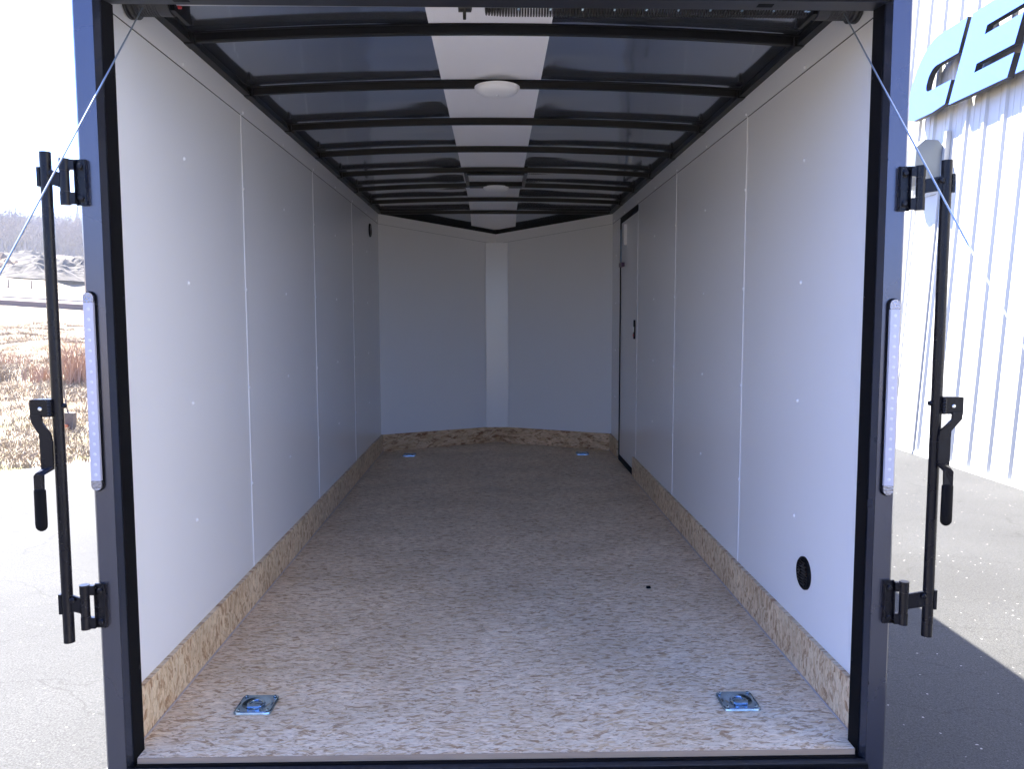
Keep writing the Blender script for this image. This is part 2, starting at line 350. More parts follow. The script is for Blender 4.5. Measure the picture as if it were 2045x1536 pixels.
YB0, YB1 = OFF-4*3*P, OFF+14*3*P
boxo('wall_core', (.006, .25, YB0, YB1, -.3, TOP-BASE), WALLM, bld)
boxo('base_trim', (-.035, .004, YB0, YB1, -.02, .048), WALLM, bld, bev=.004)
boxo('base_flashing', (-.05, .006, YB0, YB1, -.3, -.022), EMBANK, bld)
bm = bmesh.new(); prism(bm, [(-.2, YB0-.2, TOP-BASE-.02), (14, YB0-.2, TOP-BASE+2.4), (14, YB0-.2, TOP-BASE+2.5), (-.2, YB0-.2, TOP-BASE+.12)], (0, YB1-YB0+.4, 0)); finish(bm, 'roof', WALLM, bld)
boxo('back_wall', (13.8, 14, YB0, YB1, -.3, TOP-BASE+2.3), WALLM, bld)
for yy in (YB0-.01, YB1-.19): boxo('end_wall', (.26, 13.79, yy, yy+.2, -.3, TOP-BASE), WALLM, bld)

# blue sign letters, standing off the wall: text reads towards the camera (along -Y)
sign = empty('wall_sign', 'large slanted light blue letters C E N standing off the white ribbed wall', 'sign', (XW, 9.2, 2.62))
LH = .87; SHEAR = .34; XF = -.19; XB = -.12
def letter(name, y_left, polys, holes=None):
    """polys: outline in (u right, v up) metres; u runs along -Y"""
    bm = bmesh.new()
    for pl in polys:
        a = [bm.verts.new((XF, y_left-9.2-u-SHEAR*v, v)) for u, v in pl]; b = [bm.verts.new((XB, y_left-9.2-u-SHEAR*v, v)) for u, v in pl]; n = len(a)
        fa = bm.faces.new(a); fa.material_index = 0; fb = bm.faces.new(b[::-1]); fb.material_index = 1
        for i in range(n):
            f = bm.faces.new((a[i], b[i], b[(i+1) % n], a[(i+1) % n])); f.material_index = 1
    o = finish(bm, name, [LETB, LETK], sign)
    return o
def arc(cx, cy, rx, ry, a0, a1, n=8): return [(cx+rx*math.cos(math.radians(a0+(a1-a0)*i/n)), cy+ry*math.sin(math.radians(a0+(a1-a0)*i/n))) for i in range(n+1)]
W = 1.0; T = .225
WC = .92
C = [(WC, LH)]+arc(.38, LH-.42, .38, .42, 90, 180)+arc(.28, .28, .28, .28, 180, 270)+[(WC-.24, 0), (WC, .03), (WC, .27)]+arc(.46, .27+.09, .09, .09, 270, 180, 5)+arc(.50, .53-.12, .13, .12, 180, 90, 5)+[(WC, .53)]
letter('letter_c', 9.94, [C])
E_ = [(0, 0), (W+.01, 0), (W+.01, .215), (.36, .215), (.36, .30), (W-.03, .30), (W-.03, .565), (.36, .565), (.36, .65), (W+.01, .65), (W+.01, LH), (0, LH)]
letter('letter_e', 8.93, [E_])
N_ = [(0, 0), (.30, 0), (.30, .50), (.72, 0), (W+.03, 0), (W+.03, LH), (W-.27, LH), (W-.27, .37), (.30, LH), (0, LH)]
letter('letter_n', 7.80, [N_])
bm = bmesh.new()
for yy in (9.75, 9.35, 8.75, 8.3, 7.65, 7.1):
    for zz in (.1, .75): box(bm, XB-.001, -.004, yy-9.2-SHEAR*zz-.012, yy-9.2-SHEAR*zz+.012, zz-.012, zz+.012)
finish(bm, 'standoff', LETK, sign, kind='stuff')

# grey eight-sided hood on the wall and the white framed duct beneath it
hood = empty('wall_hood', 'grey eight-sided metal hood on the white ribbed wall, under the blue letter', 'hood', (XW, 9.2, 1.8))
bm = bmesh.new(); c = .09; x0, x1, z0, z1 = -.36, -.03, 0, .50
prism(bm, [(x0+c, 0, z1), (x1-c, 0, z1), (x1, 0, z1-c), (x1, 0, z0+c), (x1-c, 0, z0), (x0+c, 0, z0), (x0, 0, z0+c), (x0, 0, z1-c)], (0, .45, 0))
finish(bm, 'hood_body', HOODM, hood, bev=.006)
boxo('mounting_bracket', (-.06, -.004, -.05, -.003, .05, .60), WALLM, hood, bev=.003)
duct = empty('wall_duct', 'narrow white framed duct running up the ribbed wall below the grey hood', 'duct', (XW, 9.2, BASE))
boxo('duct_body', (-.04, -.004, .06, .50, .02, 3.04), WALLM, duct, bev=.004)
for a, b in ((.025, .065), (.50, .54)): boxo('edge_trim', (-.05, -.003, a-.002, b+.003, .02, 3.08), WALLM, duct, bev=.003)
boxo('top_trim', (-.053, -.002, .02, .545, 3.042, 3.10), WALLM, duct, bev=.003)

# ------------------------------------------------------------------ the trailer (own frame, tilted as a whole)
TR = empty('cargo_trailer', 'enclosed cargo trailer seen into from behind, white walls and charcoal rear frame', 'trailer', (0, 0, 0), (0, -BETA, 0))
A = 1.02; ZT = .891; ZS = .8075; ZK = -1.039; ZF = -1.188; YC = 7.014; YA = 7.525; ZTA = .767; ZSA = .679
Y0 = 2.062
def zroof(x, y):
    crown = .036*(1-(x/1.05)**2*max(.12, 1-max(0, y-6.3)/.85))
    base = .925
    if y > 6.3: base -= (y-6.3)*.052
    if y > 7.05: base -= (y-7.05)*.20
    return base+crown
# floor
bm = bmesh.new()
prism(bm, [(-.9785, 2.083, ZF), (.9785, 2.083, ZF), (.9785, 2.134, ZF), (A+.005, 2.134, ZF), (A+.005, YC, ZF), (0, YA+.01, ZF), (-A-.005, YC, ZF), (-A-.005, 2.134, ZF), (-.9785, 2.134, ZF)], (0, 0, -.019)); floor = finish(bm, 'floor_board', FLOOR, TR)
boxo('floor_edge', (-.9785, .9785, 2.0805, 2.0828, ZF-.0188, ZF-.0004), EDGEW, TR)
boxo('underframe', (-A-.03, A+.03, 2.09, YC, ZF-.14, ZF-.021), BLACK, TR)
# side walls: sheets 4 ft wide, seam strips, screws
def screws(name, P_, nrm, parent, m=SCREW, r=.0068):
    bm = bmesh.new(); n = Vector(nrm).normalized(); u = n.orthogonal().normalized(); v = n.cross(u)
    for p in P_:
        c0 = Vector(p); prev = None
        for rr, h in ((r, 0), (r*.8, r*.5), (r*.35, r*.75)):
            ring = [bm.verts.new(c0+n*h+u*rr*math.cos(k*math.pi/4)+v*rr*math.sin(k*math.pi/4)) for k in range(8)]
            if prev:
                for k in range(8): bm.faces.new((prev[k], prev[(k+1) % 8], ring[(k+1) % 8], ring[k]))
            prev = ring
        bm.faces.new(prev)
    return finish(bm, name, m, parent, smooth=True, kind='stuff')
ROWS = (.516, .113, -.286, -.685)
def sheet(s, y0, y1, seam=True, z0=ZK-.12, z1=ZS+.03):
    x = s*A
    o = boxo('wall_panel', (x, x+s*.012, y0, y1, z0, z1) if s > 0 else (x+s*.012, x, y0, y1, z0, z1), WHITE, TR)
    ym = (y0+y1)/2 if y0 > 2.5 else 2.675
    P_ = [(x, ym, z) for z in ROWS]
    if seam: P_ += [(x-s*.0024, y1, z) for z in ROWS]
    sc = screws('screw', P_, (-s, 0, 0), o)
    if seam: boxo('seam_strip', tuple(sorted((x-s*.0022, x-s*.0001)))+(y1-.0035, y1+.0035, z0, z1), SEAMW, o)
    return o
for a, b, q in ((Y0+.062, 3.28, 1), (3.2806, 4.5305, 1), (4.5311, 5.7365, 1), (5.7371, YC, 0)): sheet(-1, a, b, q)
for a, b, q in ((Y0+.062, 3.293, 1), (3.2936, 4.5584, 1), (4.559, 5.765, 0), (6.575, YC, 0)): sheet(1, a, b, q)
boxo('wall_panel', (A, A+.012, 5.766, 6.5744, ZS-.006, ZS+.03), WHITE, TR)
# top trim bands and black top rail along the side walls
for s in (-1, 1):
    x = s*A
    boxo('top_trim', tuple(sorted((x-s*.003, x+s*.004)))+(Y0+.062, YC-.002, ZS, ZT), WTRIM, TR, bev=.0008)
    boxo('seam_gap', tuple(sorted((x-s*.0006, x-s*.0001)))+(Y0+.07, YC-.004, ZS-.0032, ZS-.0003), RUBBER, TR)
    screws('screw', [(x-s*.003, y, .819) for y in (2.13, 2.685, 3.3, 3.91, 4.54, 5.15, 5.75, 6.35, 6.9)], (-s, 0, 0), TR)
    bm = bmesh.new(); prism(bm, [(x-s*.002, 2.1, ZT+.001), (x-s*.028, 2.1, ZT+.002), (x-s*.028, 2.1, ZT+.006), (x-s*.012, 2.1, ZT+.042), (x+s*.03, 2.1, ZT+.05), (x+s*.03, 2.1, ZT-.02)], (0, YC-2.1+.01, 0))
    finish(bm, 'top_rail', BLACK, TR)
    # outer skin
    boxo('side_skin', tuple(sorted((s*1.035, s*1.050)))+(Y0+.02, YC, -1.36, .96), CHAR, TR)
    bm = bmesh.new(); prism(bm, [(s*1.035, YC, -1.36), (s*1.05, YC, -1.36), (0, YA+.04, -1.36), (0, YA+.03, -1.36)], (0, 0, 2.18)); finish(bm, 'nose_skin', CHAR, TR)
# nose: two slanted sheets, trim bands sloping to the point, centre cover, black rail
for s in (-1, 1):
    bm = bmesh.new(); a = Vector((s*A, YC, 0)); b = Vector((0, YA, 0)); n = Vector((s*(YA-YC), A, 0)).normalized()
    pl = [a+Vector((0, 0, ZK-.12)), b+Vector((0, 0, ZK-.12)), b+Vector((0, 0, ZTA)), a+Vector((0, 0, ZT))]
    prism(bm, pl, n*.012); wv = finish(bm, 'nose_panel', WHITE, TR)
    bm = bmesh.new(); pl = [a-n*.003+Vector((0, 0, ZS)), b-n*.003+Vector((0, 0, ZSA)), b-n*.003+Vector((0, 0, ZTA)), a-n*.003+Vector((0, 0, ZT))]
    prism(bm, pl, n*.002); finish(bm, 'top_trim', WTRIM, TR)
    bm = bmesh.new(); pl = [a-n*.0008+Vector((0, 0, ZS-.0022)), b-n*.0008+Vector((0, 0, ZSA-.0022)), b-n*.0008+Vector((0, 0, ZSA-.0003)), a-n*.0008+Vector((0, 0, ZS-.0003))]; prism(bm, pl, n*.0006); finish(bm, 'seam_gap', HOODM, TR)
    bm = bmesh.new(); pl = [a-n*.006+Vector((0, 0, ZT)), b-n*.006+Vector((0, 0, ZTA)), b-n*.006+Vector((0, 0, ZTA+.05)), a-n*.006+Vector((0, 0, ZT+.05))]
    prism(bm, pl, n*.03); finish(bm, 'nose_rail', BLACK, TR)
    bm = bmesh.new(); pl = [a-n*.018+Vector((0, 0, ZF)), b-n*.018+Vector((0, 0, ZF)), b-n*.018+Vector((0, 0, ZK)), a-n*.018+Vector((0, 0, ZK))]
    prism(bm, pl, n*.0175); finish(bm, 'kick_board', KICKX, TR)
    u = (b-a).normalized()
    screws('screw', [a+u*d-n*.001+Vector((0, 0, z)) for d in (.55,) for z in (.113, -.286, -.685)], -n, wv, r=.003)
bm = bmesh.new(); hw = .108; yv = YA-hw*(YA-YC)/A
prism(bm, [(-hw, yv-.001, 0), (-hw+.008, yv-.007, 0), (hw-.008, yv-.007, 0), (hw, yv-.001, 0), (0, YA-.001, 0)], (0, 0, ZSA+.005-ZK))
o = finish(bm, 'nose_cover', WHITE, TR); o.location = (.008, 0, ZK)
# strand board kick boards on the side walls with a pale bead along the floor
for s, segs in ((-1, ((2.135, YC-.01),)), (1, ((2.135, 5.83), (6.578, YC-.01)))):
    for a, b in segs:
        x = s*A
        boxo('kick_board', tuple(sorted((x-s*.016, x-s*.0005)))+(a, b, ZF+.0005, ZK), KICKY, TR)
        boxo('sealant_bead', tuple(sorted((x-s*.0165, x-s*.0205)))+(a, b, ZF+.0003, ZF+.004), BEAD, TR)
# side door, front right
DY0, DY1 = 5.772, 6.568; DZ0, DZ1 = -1.166, ZS-.007
door = boxo('side_door', (A+.004, A+.03, DY0+.006, DY1-.012, DZ0+.02, DZ1-.045), WHITE, TR)
boxo('door_jamb', (A-.004, A+.03, DY1-.010, DY1, DZ0-.018, DZ1), RUBBER, TR)
boxo('door_jamb', (A-.004, A+.03, DY0+.0, DY1-.0105, DZ1-.043, DZ1), RUBBER, TR)
boxo('door_sill', (A-.006, A+.03, DY0+.0, DY1-.0105, ZF+.001, DZ0+.018), RUBBER, TR, bev=.002)
boxo('door_edge_trim', (A-.002, A+.03, DY0-.006, DY0+.004, DZ0, DZ1-.044), WTRIM, TR)
screws('screw', [(A-.002, DY0-.001, z) for z in (.48, .113, -.286, -.685, -1.0)], (-1, 0, 0), TR, r=.004)
boxo('latch', (A-.004, A+.0035, 5.857, 5.907, -.165, -.025), RUBBER, door, bev=.002)
boxo('latch_tab', (A-.009, A-.0045, 5.873, 5.897, -.148, -.128), RED, door, bev=.001)
boxo('latch_paddle', (A-.010, A-.0045, 5.876, 5.894, -.115, -.075), ALU, door, bev=.002)
boxo('door_hook', (A-.022, A+.0035, 6.38, 6.52, .40, .432), PURPLE, door, bev=.004)
tubeo('hook_rod', [(A-.008, 6.50, .70), (A-.012, 6.48, .55), (A-.014, 6.45, .43)], .006, ZINC, door, 8)
boxo('door_stop', (A-.02, A+.0035, 6.28, 6.34, .56, .72), WTRIM, door, bev=.003)
# roof: glossy grey skin, arched and a little wavy
bm = bmesh.new(); NX, NY = 84, 260
grid = []
for j in range(NY+1):
    y = 2.08+(YA+.02-2.08)*j/NY; row = []
    hwid = 1.05 if y <= YC else 1.05*(YA+.03-y)/(YA+.03-YC)
    for i in range(NX+1):
        x = -hwid+2*hwid*i/NX
        ph = (y-2.742+.015)/.62
        sag = .0022*(1-math.cos(2*math.pi*ph))*.5; kb = math.floor(ph+.5)*2+(x > 0); ax = abs(x+.02)-.20
        wave = 0 if ax < 0 else min(1, ax/.03)*(.0030+.0042*abs(math.sin(kb*2.7)))*math.exp(-((ax-.05)/(.13+.10*abs(math.sin(kb*1.9))))**2)*math.sin(2*math.pi*ph)*(1 if math.sin(kb*5.1) > -.4 else -.6)
        w_ = .0035*nz(x*1.6, y*.9, 3)+.0028*math.exp(-((abs(x)-.26)/.09)**2)*(1 if x < 0 else .8)*math.sin(y*2.3+x*3)
        row.append(bm.verts.new((x, y, zroof(x, y)+.0068-sag+w_*.8-wave)))
    grid.append(row)
for j in range(NY):
    for i in range(NX): bm.faces.new((grid[j][i], grid[j][i+1], grid[j+1][i+1], grid[j+1][i]))
finish(bm, 'roof_skin', ROOF, TR, smooth=True)
bm = bmesh.new()
prism(bm, [(-1.05, Y0+.01, .975), (0, Y0+.01, 1.012), (1.05, Y0+.01, .975), (1.05, Y0+.01, .985), (0, Y0+.01, 1.022), (-1.05, Y0+.01, .985)], (0, YC-Y0, 0)); finish(bm, 'outer_roof', CHAR, TR)
bm = bmesh.new(); prism(bm, [(-1.05, YC+.01, .95), (1.05, YC+.01, .95), (0, YA+.04, .85)], (0, 0, .02)); finish(bm, 'nose_cap', CHAR, TR)
# white strip down the middle of the ceiling
bm = bmesh.new(); rows = []
for j in range(131):
    y = 2.09+(YA-.004-2.09)*j/130; row = []
    for i in range(9):
        x = -.222+.404*i/8
        ymax = YA-.012-abs(x)*(YA-YC)/A; yy = min(y, ymax)
        row.append(bm.verts.new((x, yy, zroof(x, yy)+.0005)))
    rows.append(row)
for j in range(130):
    for i in range(8): bm.faces.new((rows[j][i], rows[j][i+1], rows[j+1][i+1], rows[j+1][i]))
bmesh.ops.remove_doubles(bm, verts=bm.verts, dist=.0001)
finish(bm, 'ceiling_strip', STRIPW, TR, smooth=True)
# roof bows: arched hat sections
def bow(yfar, w=.030, dz=0, t=.029, hx=1.02):
    """rear web, bottom flange and a small rolled lip, following the arch"""
    bm = bmesh.new(); n = 40
    sec = [(-w-.009, 0), (-w-.009, -.003), (-w, -.004), (-w+.003, -t+.004), (-w+.007, -t), (-.006, -t), (0, -t+.005), (.001, -.001)]
    rg = []
    for i in range(n+1):
        x = -hx+2*hx*i/n
        rg.append([bm.verts.new((x, yfar+a, zroof(x, yfar)+b-.0005+dz)) for a, b in sec])
    for A_, B_ in zip(rg, rg[1:]):
        for k in range(len(sec)): bm.faces.new((A_[k], A_[(k+1) % len(sec)], B_[(k+1) % len(sec)], B_[k]))
    bm.faces.new(rg[0]); bm.faces.new(rg[-1][::-1])
    o = finish(bm, 'roof_bow', BLACK, TR, smooth=True)
    try: o.data.set_sharp_from_angle(angle=math.radians(28))
    except Exception: pass
    return o
for yb in (2.742, 3.364, 3.984, 4.627, 5.262, 5.861, 6.49): bow(yb)
bow(7.045, hx=1.0)
# bow gussets at the rail
bm = bmesh.new()
for yb in (2.742, 3.364, 3.984, 4.627, 5.262, 5.861, 6.49):
    for s in (-1, 1): box(bm, *sorted((s*.985, s*1.018)), yb-.045, yb+.012, ZT-.002, ZT+.03)
finish(bm, 'bow_gusset', BLACK, TR, kind='stuff')
# roof vent with lid
vt = boxo('roof_vent', (-.185, .185, 5.36, 5.74, .9535, .9575), DOME, TR)
for b in ((-.207, -.187, 5.266, 5.83, .928, .9575), (.187, .207, 5.266, 5.83, .928, .9575)): boxo('vent_frame', b, SATIN, vt, bev=.002)
for b in ((-.186, .186, 5.266, 5.30, .920, .957), (-.186, .186, 5.735, 5.829, .922, .957)): boxo('vent_frame', b, BLACK, vt, bev=.002)
# dome lights
for cx_, cy_, zc in ((.004, 3.325, .929), (.002, 5.80, .925)):
    bm = bmesh.new(); lathe(bm, [(.092, 0), (.092, -.006), (.088, -.010)], (cx_, cy_, zc), seg=40)
    dl = finish(bm, 'dome_light', DOME, TR)
    bm = bmesh.new(); lathe(bm, [(.087, -.0102), (.084, -.017), (.074, -.024), (.056, -.029), (.03, -.0315), (.004, -.032)], (cx_, cy_, zc), seg=40)
    finish(bm, 'lens', DOME, dl, smooth=True)
    bm = bmesh.new(); lathe(bm, [(.006, -.0322), (.006, -.034), (.003, -.035)], (cx_, cy_, zc), seg=10); finish(bm, 'centre_screw', WTRIM, dl)
# round flow-through vents in the side walls
def wall_vent(s, y, z, r):
    bm = bmesh.new(); x = s*A; lathe(bm, [(r, 0), (r, -s*.006), (r*.92, -s*.010), (r*.84, -s*.010), (r*.80, -s*.004)], (x, y, z), 'x', 32)
    v = finish(bm, 'wall_vent', RUBBER, TR)
    bm = bmesh.new()
    for k in range(-4, 5):
        h = k*r*.175; l = math.sqrt(max(0, (r*.8)**2-h*h))
        x0_, x1_ = sorted((x-s*.0045, x-s*.009)); box(bm, x0_, x1_, y-l, y+l, z+h-.0028, z+h+.0015)
    finish(bm, 'louvre', SATIN, v, kind='stuff')
wall_vent(-1, 6.546, .70, .055); wall_vent(1, 2.57, -.853, .055)
# recessed tie-down rings
def ring_proto():
    bm = bmesh.new(); N = 48; sq = .062; rc = .014
    def square(k, h_):
        a = 2*math.pi*k/N; c_, s_ = math.cos(a), math.sin(a); m_ = max(abs(c_), abs(s_)); x, y = c_/m_*h_, s_/m_*h_
        lim = h_-rc
        if abs(x) > lim and abs(y) > lim:
            dx, dy = abs(x)-lim, abs(y)-lim; d = math.hypot(dx, dy)
            if d > rc: dx, dy = dx*rc/d, dy*rc/d
            x, y = math.copysign(lim+dx, x), math.copysign(lim+dy, y)
        return x, y
    spec = [('c', .006, .0010), ('c', .024, .0012), ('c', .036, .0042), ('c', .0455, .0088), ('c', .0495, .0098), ('s', .0550, .0078), ('s', .0590, .0092), ('s', .0622, .0066), ('s', .0635, .0006)]
    prev = None
    for kd, r_, h_ in spec:
        ring = []
        for k in range(N):
            if kd == 'c': a = 2*math.pi*k/N; x, y = r_*math.cos(a), r_*math.sin(a)
            else: x, y = square(k, r_)
            ring.append(bm.verts.new((x, y, h_)))
        if prev:
            for k in range(N): bm.faces.new((prev[k], prev[(k+1) % N], ring[(k+1) % N], ring[k]))
        else: bm.faces.new(ring[::-1])
        prev = ring
    plate = finish(bm, 'tie_down_plate', ZINC, TR, smooth=True)
    bm = bmesh.new(); tube(bm, [(.026*math.cos(a), -.010+.030*math.sin(a), .0105) for a in [math.pi*i/14 for i in range(15)]], .0052, 10)
    tube(bm, [(.026, -.010, .0105), (.022, -.026, .0105), (-.022, -.026, .0105), (-.026, -.010, .0105)], .0052, 10)
    r1 = finish(bm, 'ring', ZINC, plate, smooth=True)
    r2 = boxo('clamp_bar', (-.020, .020, -.040, -.024, .012, .019), ZINC, plate, bev=.003)
    bm = bmesh.new()
    for sx in (-1, 1):
        for sy in (-1, 1): lathe(bm, [(.0065, 0), (.0060, .0030), (.003, .0045)], (sx*.048, sy*.048, .0105), seg=12)
    r3 = finish(bm, 'screw', ZINC, plate, smooth=True, kind='stuff')
    return [plate, r1, r2, r3]
pr = ring_proto()
for i, (x, y) in enumerate(((-.742, 2.366), (.737, 2.352), (-.749, 6.795), (.744, 6.825))):
    if i == 0: pl = pr[0]
    else:
        pl = pr[0].copy(); COL.objects.link(pl); pl.parent = TR
        for c_ in pr[1:]: d = c_.copy(); COL.objects.link(d); d.parent = pl
    pl.location = (x, y, ZF+.0005); pl.scale = (.9, .9, .85)

# rear frame: posts, chamfered jambs, header, sill
for s in (-1, 1):
    zb, zt = -1.36, 1.03
    bm = bmesh.new()
    # face, small rolled outer corner
    prism(bm, [(s*1.000, Y0, zb), (s*1.047, Y0, zb), (s*1.053, Y0+.006, zb), (s*1.053, Y0+.05, zb), (s*1.0, Y0+.05, zb)], (0, 0, zt-zb))
    post = finish(bm, 'corner_post', CHAR, TR)
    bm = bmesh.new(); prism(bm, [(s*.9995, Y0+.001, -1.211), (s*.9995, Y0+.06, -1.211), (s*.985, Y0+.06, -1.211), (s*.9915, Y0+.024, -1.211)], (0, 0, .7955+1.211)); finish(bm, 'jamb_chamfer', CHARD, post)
    bm = bmesh.new(); prism(bm, [(s*.9912, Y0+.0245, -1.2105), (s*.9845, Y0+.061, -1.2105), (s*.984, Y0+.066, -1.2105), (s*.9795, Y0+.066, -1.2105), (s*.9885, Y0+.024, -1.2105)], (0, 0, .7955+1.2105)); finish(bm, 'door_seal', RUBBER, post)
    boxo('jamb_return', tuple(sorted((s*.981, s*1.034)))+(Y0+.0665, Y0+.0695, -1.21, .7955), BLACK, post)
    screws('screw', [(s*.9795, Y0+.058, z) for z in (.62, .05, -.45, -.95)], (-s, -.4, 0), post, SATIN, .004)
hd = boxo('header', (-1.0, 1.0, Y0+.0005, Y0+.05, .800, 1.03), CHAR, TR, bev=.003)
boxo('header_jamb', (-.9995, .9995, Y0+.012, Y0+.070, .7965, .7995), HEADM, hd)
boxo('header_seal', (-.985, .985, Y0+.052, Y0+.068, .801, .812), RUBBER, hd)
for x in (-.80, .685): boxo('cable_slot', (x-.02, x+.02, Y0+.03, Y0+.05, .7952, .7963), RUBBER, hd)
hd.rotation_euler.y = .003
boxo('sill', (-.9995, .9995, Y0-.018, 2.0785, -1.30, -1.212), BLACK, TR, bev=.003)
GRIT = mat('dirty black step', (.02, .021, .026), .42, var=.9, vscale=60, bump=.5, bscale=200, bdist=.001)
boxo('sill_step', (-.9785, .9785, 2.068, 2.0792, -1.2115, -1.2035), RUBBER, TR, bev=.002)
boxo('sill_plate', (-.9985, .9985, Y0-.014, 2.0672, -1.2118, -1.2085), GRIT, TR, bev=.001)
tubeo('hinge_tube', [(-.98, Y0-.026, -1.228), (.98, Y0-.026, -1.228)], .009, CHARD, TR)

# ramp door, lowered to the yard behind the trailer (below the picture)
zg = -1.63
rd = Vector((0, .03, zg+.03)); rh = Vector((0, Y0-.04, -1.236))
bm = bmesh.new(); d = (rd-rh); n = Vector((0, -d.z, d.y)).normalized(); n = n if n.z > 0 else -n
prism(bm, [(-.97, rh.y, rh.z), (.97, rh.y, rh.z), (.97, rd.y, rd.z), (-.97, rd.y, rd.z)], n*-.03); rp = finish(bm, 'ramp_door', DECK, TR)
for s in (-1, 1):
    bm = bmesh.new(); prism(bm, [(s*.971, rh.y, rh.z+.004), (s*1.0, rh.y, rh.z+.004), (s*1.0, rd.y, rd.z+.004), (s*.971, rd.y, rd.z+.004)], n*-.036); finish(bm, 'ramp_edge', CHARD, rp)
# lift cables from the drums to the far corners of the ramp
for s, a, b in ((-1, (-.958, 2.255, .836), (-.988, .06, -1.57)), (1, (.957, 2.255, .832), (.988, .06, -1.57))):
    a = Vector(a); b = Vector(b); pts = []
    for i in range(25):
        t = i/24; p = a.lerp(b, t); p.z -= .012*math.sin(math.pi*t); pts.append(p)
    tubeo('lift_cable', pts, .0020, CABLE, TR, 8)
# counterbalance: shaft, cable drums, spring, aluminium rail
sh = tubeo('counterbalance_shaft', [(-1.015, 2.3, .875), (1.015, 2.3, .875)], .0125, SPRING, TR)
boxo('shaft_rail', (-.868, .868, 2.225, 2.262, .8445, .8535), ALU, TR, bev=.001)
for s in (-1, 1):
    bm = bmesh.new(); pf = [(.014, 1.014), (.052, 1.014), (.052, 1.008), (.045, 1.006), (.045, 1.000), (.052, .998), (.052, .992), (.044, .990)]
    for k in range(9): pf += [(.0445, .988-k*.007), (.0425, .9855-k*.007)]
    pf += [(.044, .925), (.044, .895), (.014, .893)]
    lathe(bm, [(r_, s*h_) for r_, h_ in pf], (0, 2.3, .875), 'x', 36); dr = finish(bm, 'cable_drum', DRUM, sh)
    boxo('drum_bracket', tuple(sorted((s*.872, s*.884)))+(2.255, 2.37, .83, .93), BLACK, sh, bev=.002)
    bm = bmesh.new(); lathe(bm, [(.006, s*.868), (.006, s*.86), (.003, s*.858)], (0, 2.27, .845), 'x', 10); finish(bm, 'set_screw', RED if s < 0 else ZINC, sh)
pts = []; turns = 118
for i in range(turns*10+1):
    a = 2*math.pi*i/10; x = -.035+.0078*i/10
    r_ = .036 if i > 70 else .036*(.9+.1*i/70)
    pts.append((x, 2.3+r_*math.cos(a), .875+r_*math.sin(a)))
bm = bmesh.new(); tube(bm, pts, .0031, 5); finish(bm, 'torsion_spring', SPRING, sh, smooth=True)
bm = bmesh.new(); lathe(bm, [(.022, -.105), (.022, -.07), (.015, -.068)], (0, 2.27, .858), 'x', 20); lathe(bm, [(.0045, -.03), (.0045, 0), (.0075, .0), (.0075, .008)], (-.088, 2.262, .843), 'z', 8); finish(bm, 'spring_hook', SPRING, sh)
# small hem bolts showing on the bow in front of the spring
bm = bmesh.new()
for k in range(10):
    x = .06+k*.088; lathe(bm, [(.004, 0), (.004, -.004), (.002, -.006)], (x, 2.262, .8435), 'z', 8)
finish(bm, 'rail_bolt', ZINC, TR, kind='stuff')

# strip tail lights on both posts
def tail_light(s, xc, ztop, zbot, lab):
    w = .0132; yb = Y0-.0005
    def stadium(wd, z0, z1, n=8):
        return [(xc+wd*math.cos(a), z1-wd+wd*math.sin(a)) for a in [math.pi*i/n for i in range(n+1)]]+[(xc+wd*math.cos(a), z0+wd+wd*math.sin(a)) for a in [math.pi+math.pi*i/n for i in range(n+1)]]
    bm = bmesh.new(); prism(bm, [(x, yb, z) for x, z in stadium(w+.003, zbot-.003, ztop+.003)], (0, -.005, 0)); base = finish(bm, 'tail_light', RUBBER, TR, label=lab)
    zc1, zc0 = ztop-.026, zbot+.026
    boxo('led_window', (xc-w+.0008, xc+w-.0008, yb-.014, yb-.0052, zc0, zc1), LEDW, base, bev=.002)
    for sg, z0, z1 in ((1, zc1+.0006, ztop), (-1, zbot, zc0-.0006)):
        if sg > 0: pl = [(xc-w, z0)]+[(xc+w, z0)]+[(xc+w*math.cos(a), z1-w+w*math.sin(a)) for a in [math.pi*i/8 for i in range(9)]]
        else: pl = [(xc+w, z1)]+[(xc-w, z1)]+[(xc+w*math.cos(a), z0+w+w*math.sin(a)) for a in [math.pi+math.pi*i/8 for i in range(9)]]
        bm = bmesh.new(); prism(bm, [(x, yb-.0052, z) for x, z in pl], (0, -.008, 0)); finish(bm, 'reflector_cap', LEDCAP, base, bev=.0012)
    bm = bmesh.new(); n = 17
    for i in range(n):
        z = zc0+.016+(zc1-zc0-.032)*i/(n-1)
        lathe(bm, [(.0046, 0), (.0046, -.0003), (.003, -.0007), (.001, -.0009)], (xc, yb-.0138, z), 'y', 10)
    finish(bm, 'diode', LENS, base, kind='stuff')
tail_light(-1, -1.0372, .064, -.446, 'clear strip tail light on the left post')
tail_light(1, 1.0275, .043, -.472, 'clear strip tail light on the right post')

